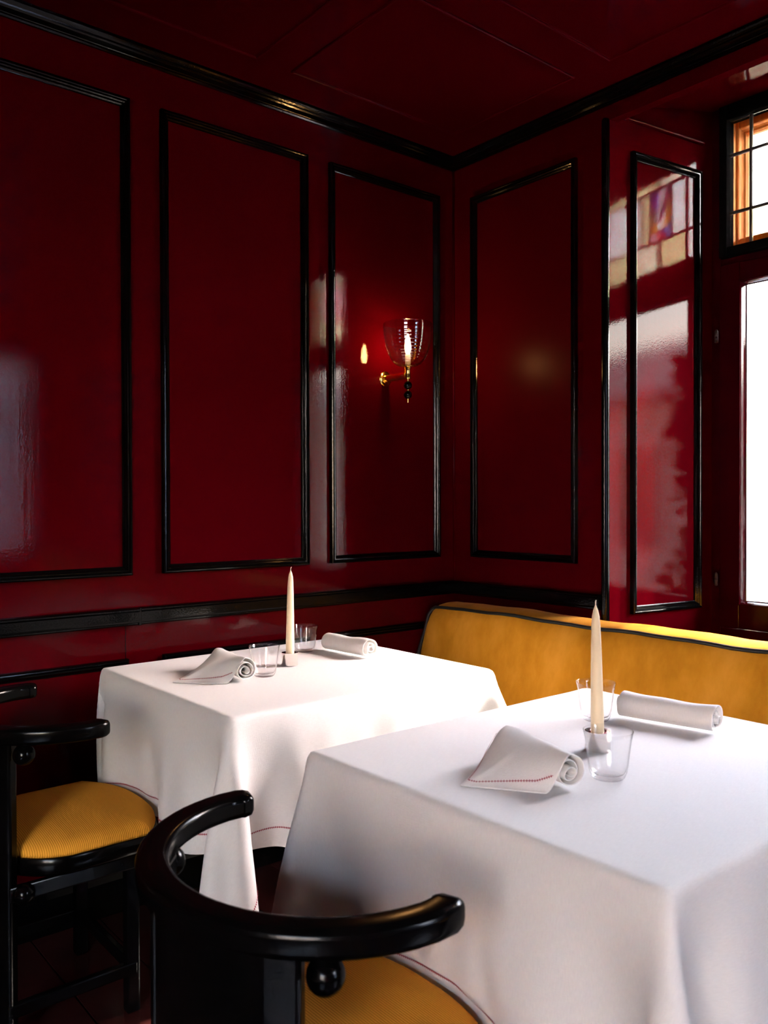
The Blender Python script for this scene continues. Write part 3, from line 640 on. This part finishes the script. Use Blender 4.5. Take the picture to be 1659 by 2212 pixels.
# ------------------------------------------------------------------ chairs (frame: +x forward, origin on the floor under the rail's centre)
def make_chair():
    t = empty('armchair')
    # bent rail: a horseshoe
    path = []
    for i in range(41):
        a = R(90+8-(196)*0) if False else None
    ax, by = .230, .245
    pts = [(.012, by-.006), (.005, by-.002)]
    for i in range(1, 32):
        a = math.pi/2+math.pi*i/32; pts.append((ax*math.cos(a), by*math.sin(a)))
    pts += [(.005, -by+.002), (.012, -by+.006)]
    path = [(x, y, .7025) for x, y in pts]
    def sec(q):
        s_ = 1.0; W_, H_, r_ = .0225, .0185, .011
        e_ = min(q, 1-q)
        out = []
        for cx_, cy_, a0 in ((W_-r_, H_-r_, 0), (-W_+r_, H_-r_, 90), (-W_+r_, -H_+r_, 180), (W_-r_, -H_+r_, 270)):
            for k in range(5): out.append(((cx_+r_*math.cos(R(a0+k*22.5)))*s_, (cy_+r_*math.sin(R(a0+k*22.5)))*s_))
        return out
    # rounded ends
    def end(p, d, first):
        extra = []
        for dist, s_ in ((.010, .86), (.014, .6)): extra.append(((p[0]+d[0]*dist, p[1]+d[1]*dist, p[2]), s_))
        return extra[::-1] if first else extra
    full = [(p, 1.) for p in path]
    d0 = (.025, -.008); l = math.hypot(*d0); d0 = (d0[0]/l, d0[1]/l)
    full = end(path[0], d0, True)+full+end(path[-1], (d0[0], -d0[1]), False)
    mb = MB(); base = sec(.5); k = len(base); n = len(full); vs = []
    for i, (p, s_) in enumerate(full):
        pa = Vector(full[max(i-1, 0)][0]); pb = Vector(full[min(i+1, n-1)][0]); tt = (pb-pa).normalized(); side = tt.cross(Vector((0, 0, 1))).normalized()
        vs += [tuple(Vector(p)+side*a*s_+Vector((0, 0, b_*s_))) for a, b_ in base]
    mb.add(vs, [(i*k+q, i*k+(q+1) % k, (i+1)*k+(q+1) % k, (i+1)*k+q) for i in range(n-1) for q in range(k)]+[tuple(range(k)), tuple(range((n-1)*k+k-1, (n-1)*k-1, -1))])
    mb.build('top_rail', 'black_chair_lacquer', t, smooth=True, angle=50)
    # posts at both ends of the curved back
    for s_ in (1, -1):
        a = R(180-s_*41); c = Vector((.222*math.cos(a), .237*math.sin(a))); tg = Vector((-math.sin(a), math.cos(a))); nr = Vector((math.cos(a), math.sin(a)))
        poly = [c+tg*u+nr*v for u, v in ((-.024, -.014), (.024, -.014), (.024, .014), (-.024, .014))]
        MB().prism([(p.x, p.y) for p in poly], .006, .690).build('post', 'black_chair_lacquer', t, bevel=.006, bseg=3)
        fwd = -s_*1
        bp = c+Vector((.030, s_*.042))
        MB().sphere((bp.x, bp.y, .662), .0228).build('ball', 'black_chair_lacquer', t, smooth=True)
        bp2 = c+Vector((.032, s_*.030))
        MB().sphere((bp2.x, bp2.y, .360), .0228).build('ball', 'black_chair_lacquer', t, smooth=True)
    # curved back panel
    mb = MB(); vs = []; nseg = 24; pr = [(.218, .46), (.226, .46), (.226, .688), (.218, .688)]
    for i in range(nseg+1):
        a = R(180-40+80*i/nseg)
        vs += [(r_*math.cos(a), (r_+.015)*math.sin(a), z) for r_, z in pr]
    mb.add(vs, [(i*4+q, i*4+(q+1) % 4, (i+1)*4+(q+1) % 4, (i+1)*4+q) for i in range(nseg) for q in range(4)]+[(0, 1, 2, 3), (nseg*4+3, nseg*4+2, nseg*4+1, nseg*4)])
    mb.build('back_panel', 'black_chair_lacquer', t, smooth=True, angle=40)
    # seat outline
    out = []
    for i in range(25):
        y = .215*math.sin(math.pi*(i/24-.5)); out.append((seat_front(y), y))
    for i in range(1, 24):
        a = math.pi/2+math.pi*i/24; out.append((-.02+.165*math.cos(a)-.0, .215*math.sin(a)))
    n = len(out); cxy = (.02, 0)
    def ring(sc, z): return [(cxy[0]+(x-cxy[0])*sc, y*sc, z) for x, y in out]
    def loft(rings, name, mat, **kw):
        mb = MB(); vs = [p for r_ in rings for p in r_]; m_ = len(rings)
        mb.add(vs, [(i*n+q, i*n+(q+1) % n, (i+1)*n+(q+1) % n, (i+1)*n+q) for i in range(m_-1) for q in range(n)]+[tuple(range(n-1, -1, -1)), tuple(range((m_-1)*n, m_*n))])
        return mb.build(name, mat, t, **kw)
    loft([ring(.95, .383), ring(.985, .387), ring(1, .393), ring(1, .418), ring(.985, .424), ring(.95, .425)], 'seat_frame', 'black_chair_lacquer', smooth=True, angle=50)
    loft([ring(.965, .4245), ring(.978, .431), ring(.968, .440), ring(.93, .448), ring(.85, .4545), ring(.70, .460), ring(.5, .4635), ring(.3, .465), ring(.1, .4655)], 'seat', 'mustard_corduroy', smooth=True)
    # front legs, base ring
    for s_ in (1, -1):
        MB().box(.095, .127, s_*.165-.015, s_*.165+.015, .006, .385).build('leg', 'black_chair_lacquer', t, bevel=.005, bseg=3)
        c = Vector((-.165, 0))
        MB().box(c.x, .12, s_*.172-.009, s_*.172+.009, .095, .125).build('stretcher', 'black_chair_lacquer', t, bevel=.004)
        MB().box(c.x, .115, s_*.176-.008, s_*.176+.008, .345, .378).build('side_rail', 'black_chair_lacquer', t, bevel=.003)
        bp = (.082, s_*.165)
        MB().sphere((bp[0], bp[1], .362), .0200).build('ball', 'black_chair_lacquer', t, smooth=True)
    MB().box(.102, .120, -.165, .165, .095, .125).build('stretcher', 'black_chair_lacquer', t, bevel=.004)
    return t
ch = make_chair(); ch.location = (CHAIRX, CH_B, 0)
tag(ch, 'black bentwood armchair with mustard corduroy seat beside the panelled wall', 'chair', 'bentwood armchairs at the tables')
ch2 = copy_tree(ch); ch2.location = (CHAIRX, CH_F, 0)
tag(ch2, 'black bentwood armchair nearest the viewer, seen from behind', 'chair', 'bentwood armchairs at the tables')

# ------------------------------------------------------------------ wall lamp
lx_, ld, lz = -.353, .127, 1.649
lamp = tag(empty('wall_lamp', (lx_, 0, lz)), 'brass wall lamp with clear ribbed glass bowl and two black beads', 'lamp')
def ylathe(prof, seg=28):        # lathe about the y axis
    mb = MB().lathe(prof, seg=seg); mb.v = [(x, -z, y) for x, y, z in mb.v]; return mb
ylathe([(.0001, 0), (.028, 0), (.028, .003), (.026, .005), (.017, .006), (.0165, .010), (.0001, .010)]).build('wall_plate', 'brass', lamp, smooth=True, angle=40)
ylathe([(.0001, .009), (.0135, .009), (.0135, ld-.004), (.0001, ld-.004)], 24).build('arm', 'brass', lamp, smooth=True, angle=40)
MB().lathe([(.0001, -.014), (.0105, -.014), (.0115, -.011), (.0105, -.008), (.0100, .020), (.0115, .023), (.0125, .028), (.022, .0285), (.022, .031), (.0001, .031)], (0, -ld, 0), 24).build('socket', 'brass', lamp, smooth=True, angle=40)
z0 = .0315
prof = []
for i in range(65):              # ribbed bowl, outside
    t = i/64; a = t*math.pi/2
    r_ = .020+.0685*(math.sin(a)**.78); z = z0+.150*(1-math.cos(a)**1.0)**.92 if t < 1 else z0+.150
    prof.append((r_+.0007*math.sin(t*64*math.pi*.5), z))
inner = [(r_-.0022, z+.0015 if i < 30 else z) for i, (r_, z) in enumerate(prof)][::-1]
MB().lathe([(.0001, z0)]+prof+[(prof[-1][0]-.001, prof[-1][1]+.001)]+inner+[(.0001, z0+.002)], (0, -ld, 0), 56).build('glass_shade', 'sconce_glass', lamp, smooth=True)
MB().lathe([(.0001, .031), (.0095, .031), (.0095, .072), (.008, .075), (.0001, .075)], (0, -ld, 0), 20).build('candle_sleeve', 'bulb_frost', lamp, smooth=True, angle=40)
MB().lathe([(.0001, .075), (.0065, .077), (.0105, .092), (.0110, .102), (.0090, .120), (.0050, .136), (.0015, .146), (.0001, .147)], (0, -ld, 0), 20).build('bulb', 'bulb_glow', lamp, smooth=True)
MB().lathe([(.0001, -.098), (.0022, -.098), (.0022, -.012), (.0001, -.012)], (0, -ld, 0), 10).build('rod', 'brass', lamp, smooth=True, angle=40)
for z in (-.0365, -.0705): MB().sphere((0, -ld, z), .0150).build('bead', 'black_bead', lamp, smooth=True)

# ------------------------------------------------------------------ table ware
ZC = TT+.0045
def tumbler(x, y, label):
    prof = [(.0001, 0), (.020, 0), (.0245, .0012), (.0275, .005), (.0305, .013), (.0325, .024), (.0350, .045), (.0375, .064), (.0405, .0788), (.0402, .0796), (.0396, .0788), (.0364, .064), (.0338, .045), (.0312, .024), (.0290, .015), (.0255, .0095), (.018, .0075), (.0001, .007)]
    o = MB().lathe(prof, (0, 0, 0), 48).build('tumbler', 'tumbler_glass', None, smooth=True, angle=80); o.location = (x, y, ZC)
    return tag(o, label, 'glass', 'clear tumblers on the tables')
tumbler(-1.184, -.500, 'clear tumbler beside the unfurled napkin on the table by the wall')
tumbler(-.898, -.268, 'clear tumbler behind the candle on the table by the wall')
tumbler(-1.188, -1.570, 'clear tumbler beside the unfurled napkin on the table nearest the viewer')
tumbler(-.896, -1.332, 'clear tumbler behind the candle on the table nearest the viewer')
def candle(x, y, lab1, lab2, lean):
    h = MB().lathe([(.0001, 0), (.0218, 0), (.0226, .001), (.0226, .0315), (.0232, .0335), (.0232, .0352), (.0215, .0355), (.0135, .0352), (.0125, .034), (.0125, .012), (.0001, .012)], seg=40).build('candle_holder', 'silver', None, smooth=True, angle=40)
    h.location = (x, y, ZC); tag(h, lab1, 'candle holder', 'silver candle holders')
    c = tag(empty('taper_candle', (x, y, ZC+.0125)), lab2, 'candle', 'ivory taper candles'); c.rotation_euler = lean
    MB().lathe([(.0001, 0), (.0108, .0), (.0118, .024), (.0116, .06), (.0106, .12), (.0092, .18), (.0080, .215), (.0068, .232), (.0045, .243), (.0022, .249), (.0008, .253), (.0001, .254)], seg=28).build('wax', 'ivory_wax', c, smooth=True)
    MB().tube([(0, 0, .251), (.0003, 0, .256), (.0012, .0005, .2595), (.0034, .001, .2605)], .0011, 6, (0, 1, 0)).build('wick', 'wick', c, smooth=True)
candle(-1.049, -.416, 'silver candle holder on the sunlit table by the wall', 'ivory taper candle, unlit, on the sunlit table by the wall', (R(.3), R(.6), 0))
candle(-1.068, -1.462, 'silver candle holder on the table nearest the viewer', 'ivory taper candle, unlit, on the table nearest the viewer', (R(-.5), R(-.8), 0))

def napkin(x, y, rz, flap, label, seed, turns=2.6, Ro=.029, L=.20):
    """rolled linen; axis along local +y from the near end at y=0; flap(w) = length of the loose end on the -x side"""
    nw = 41; ns = 26; nsp = 84; rows = []; rg = random.Random(seed); p1, p2 = rg.random()*6, rg.random()*6
    th = .0042
    def row(w):
        y_ = w*L; out = []
        wob = 1+.035*math.sin(w*5+p1)+.02*math.sin(w*11+p2); Rw = Ro*wob
        fl_ = flap(w)
        total = turns*2*math.pi
        if fl_ > 0:
            # from the loose tip on the cloth up to the crown of the roll
            for i in range(ns):
                q = i/ns; xx = -(fl_+Rw*.75)*(1-q); s_ = q*q*(3-2*q); cv = min(1, max(0, (w-.45)/.4)); zz_ = .0012+(2*Rw-.0012)*((1-cv)*(s_*.75+.25*q**1.5)+cv*math.sin(q*math.pi/2)**.8)
                zz_ += .0025*math.sin(w*9+q*5+p1)*q*(1-q)*2
                out.append((xx, zz_))
        a0 = math.pi/2 if fl_ > 0 else -math.pi*.62
        for i in range(nsp+1):
            q = i/nsp; a = a0-total*q; r_ = Rw*(1-q*.80)
            zc_ = Rw
            sq = 1-.08*max(0, -math.sin(a))
            out.append((r_*math.cos(a)*1.04, zc_*(1-.0)+r_*math.sin(a)*sq-(Rw-r_)*.12))
        pull = .006*math.sin(w*3+p2)
        k = len(out); res = []
        for i, (xx, zz_) in enumerate(out):
            q = max(0, (i-(ns if fl_ > 0 else 0))/nsp); ee = (.010*q*(1 if w < .5 else -1)*(1-min(1, 6*min(w, 1-w)))) if True else 0
            skew = 0
            res.append((xx, y_+ee*(-.5)+.004*math.sin(q*9+p1)*(1-min(1, 5*min(w, 1-w))), zz_))
        return res
    rows = [row(i/(nw-1)) for i in range(nw)]
    k = len(rows[0]); mb = MB(); vs = [p for r_ in rows for p in r_]
    mb.add(vs, [(i*k+q, i*k+q+1, (i+1)*k+q+1, (i+1)*k+q) for i in range(nw-1) for q in range(k-1)])
    me = bpy.data.meshes.new('napkin'); me.from_pydata(mb.v, [], mb.f); me.update()
    uv = me.uv_layers.new(name='UVMap'); li = np.zeros(len(me.loops), dtype=np.int32); me.loops.foreach_get('vertex_index', li)
    G = np.array([[(q*.0045, i/(nw-1)*L) for q in range(k)] for i in range(nw)]).reshape(-1, 2); uv.data.foreach_set('uv', G[li].ravel())
    me.polygons.foreach_set('use_smooth', [True]*len(me.polygons)); me.materials.append(M['white_linen'])
    o = bpy.data.objects.new('napkin', me); COL.objects.link(o); o.location = (x, y, ZC); o.rotation_euler = (0, 0, rz)
    sd = o.modifiers.new('thickness', 'SOLIDIFY'); sd.thickness = .0022; sd.offset = -1
    ss = o.modifiers.new('smooth', 'SUBSURF'); ss.levels = 1; ss.render_levels = 1
    tag(o, label, 'napkin', 'white linen napkins')
    G3 = np.array(rows)           # nw,k,3
    return o, G3
def napkin_stitch(o, G3, path):
    """path in (row fraction, column) of the napkin grid"""
    du = np.gradient(G3, axis=1); dv = np.gradient(G3, axis=0); Nn = np.cross(dv, du); Nn /= np.linalg.norm(Nn, axis=-1, keepdims=True)+1e-9
    def bil(A, w, c):
        fi = max(0, min(w*(A.shape[0]-1), A.shape[0]-1.001)); fc = max(0, min(c, A.shape[1]-1.001)); i, j = int(fi), int(fc); a, b_ = fi-i, fc-j
        return Vector(A[i, j]*(1-a)*(1-b_)+A[i, j+1]*(1-a)*b_+A[i+1, j]*a*(1-b_)+A[i+1, j+1]*a*b_)
    mb = MB(); pts = []
    for (wa, ca), (wb2, cb) in zip(path[:-1], path[1:]):
        for i in range(60): pts.append((wa+(wb2-wa)*i/60, ca+(cb-ca)*i/60))
    pts.append(path[-1])
    P3 = [bil(G3, *p) for p in pts]; N3 = [bil(Nn, *p) for p in pts]; N3 = [(-n_ if (n_.z < 0 and p_[1] < 26) else n_) for n_, p_ in zip(N3, pts)]
    # walk by distance
    acc = 0; last = None
    for i in range(len(P3)-1):
        seg = (P3[i+1]-P3[i]); l = seg.length
        if l < 1e-6: continue
        d = seg/l; n_ = N3[i].normalized(); s_ = d.cross(n_).normalized(); p = P3[i]+n_*.0026; p2 = P3[i+1]+n_*.0026
        mb.add([p-s_*.0005, p+s_*.0005, p2+s_*.0005, p2-s_*.0005], [(0, 1, 2, 3)])
        acc += l
        if acc > .0036:
            acc = 0; mb.add([p-s_*.002-d*.0006, p+s_*.002-d*.0006, p+s_*.002+d*.0006, p-s_*.002+d*.0006], [(0, 1, 2, 3)])
    q = mb.build('hem_stitching', 'red_thread', o); q['kind'] = 'stuff'
def tri(wp, peak, near, far):
    return lambda w: near+(peak-near)*(w/wp) if w < wp else far+(peak-far)*((1-w)/(1-wp))
for (x, y, rz, lab, sd_, fa, L_) in ((-1.258, -.532, R(-9), 'rolled white napkin with a loose red-stitched corner, on the table by the wall', 4, tri(.46, .142, .026, .016), .20),
                             (-1.278, -1.562, R(-14), 'rolled white napkin with a loose red-stitched corner, on the table nearest the viewer', 5, tri(.50, .128, .026, .020), .178)):
    o, G3 = napkin(x, y, rz, fa, lab, sd_, L=L_)
    napkin_stitch(o, G3, [(.03, 12), (.12, 8), (.44, 3.0), (.50, 3.0), (.80, 7), (.93, 14)])
for (x, y, rz, lab, sd_) in ((-.812, -.483, R(3), 'tightly rolled white napkin in the sun, on the table by the wall', 8),
                             (-.796, -1.543, R(10), 'tightly rolled white napkin on the table nearest the viewer', 9)):
    o, G3 = napkin(x, y, rz, lambda w: 0, lab, sd_, L=.195)
    napkin_stitch(o, G3, [(.012, 62), (.012, 80)])
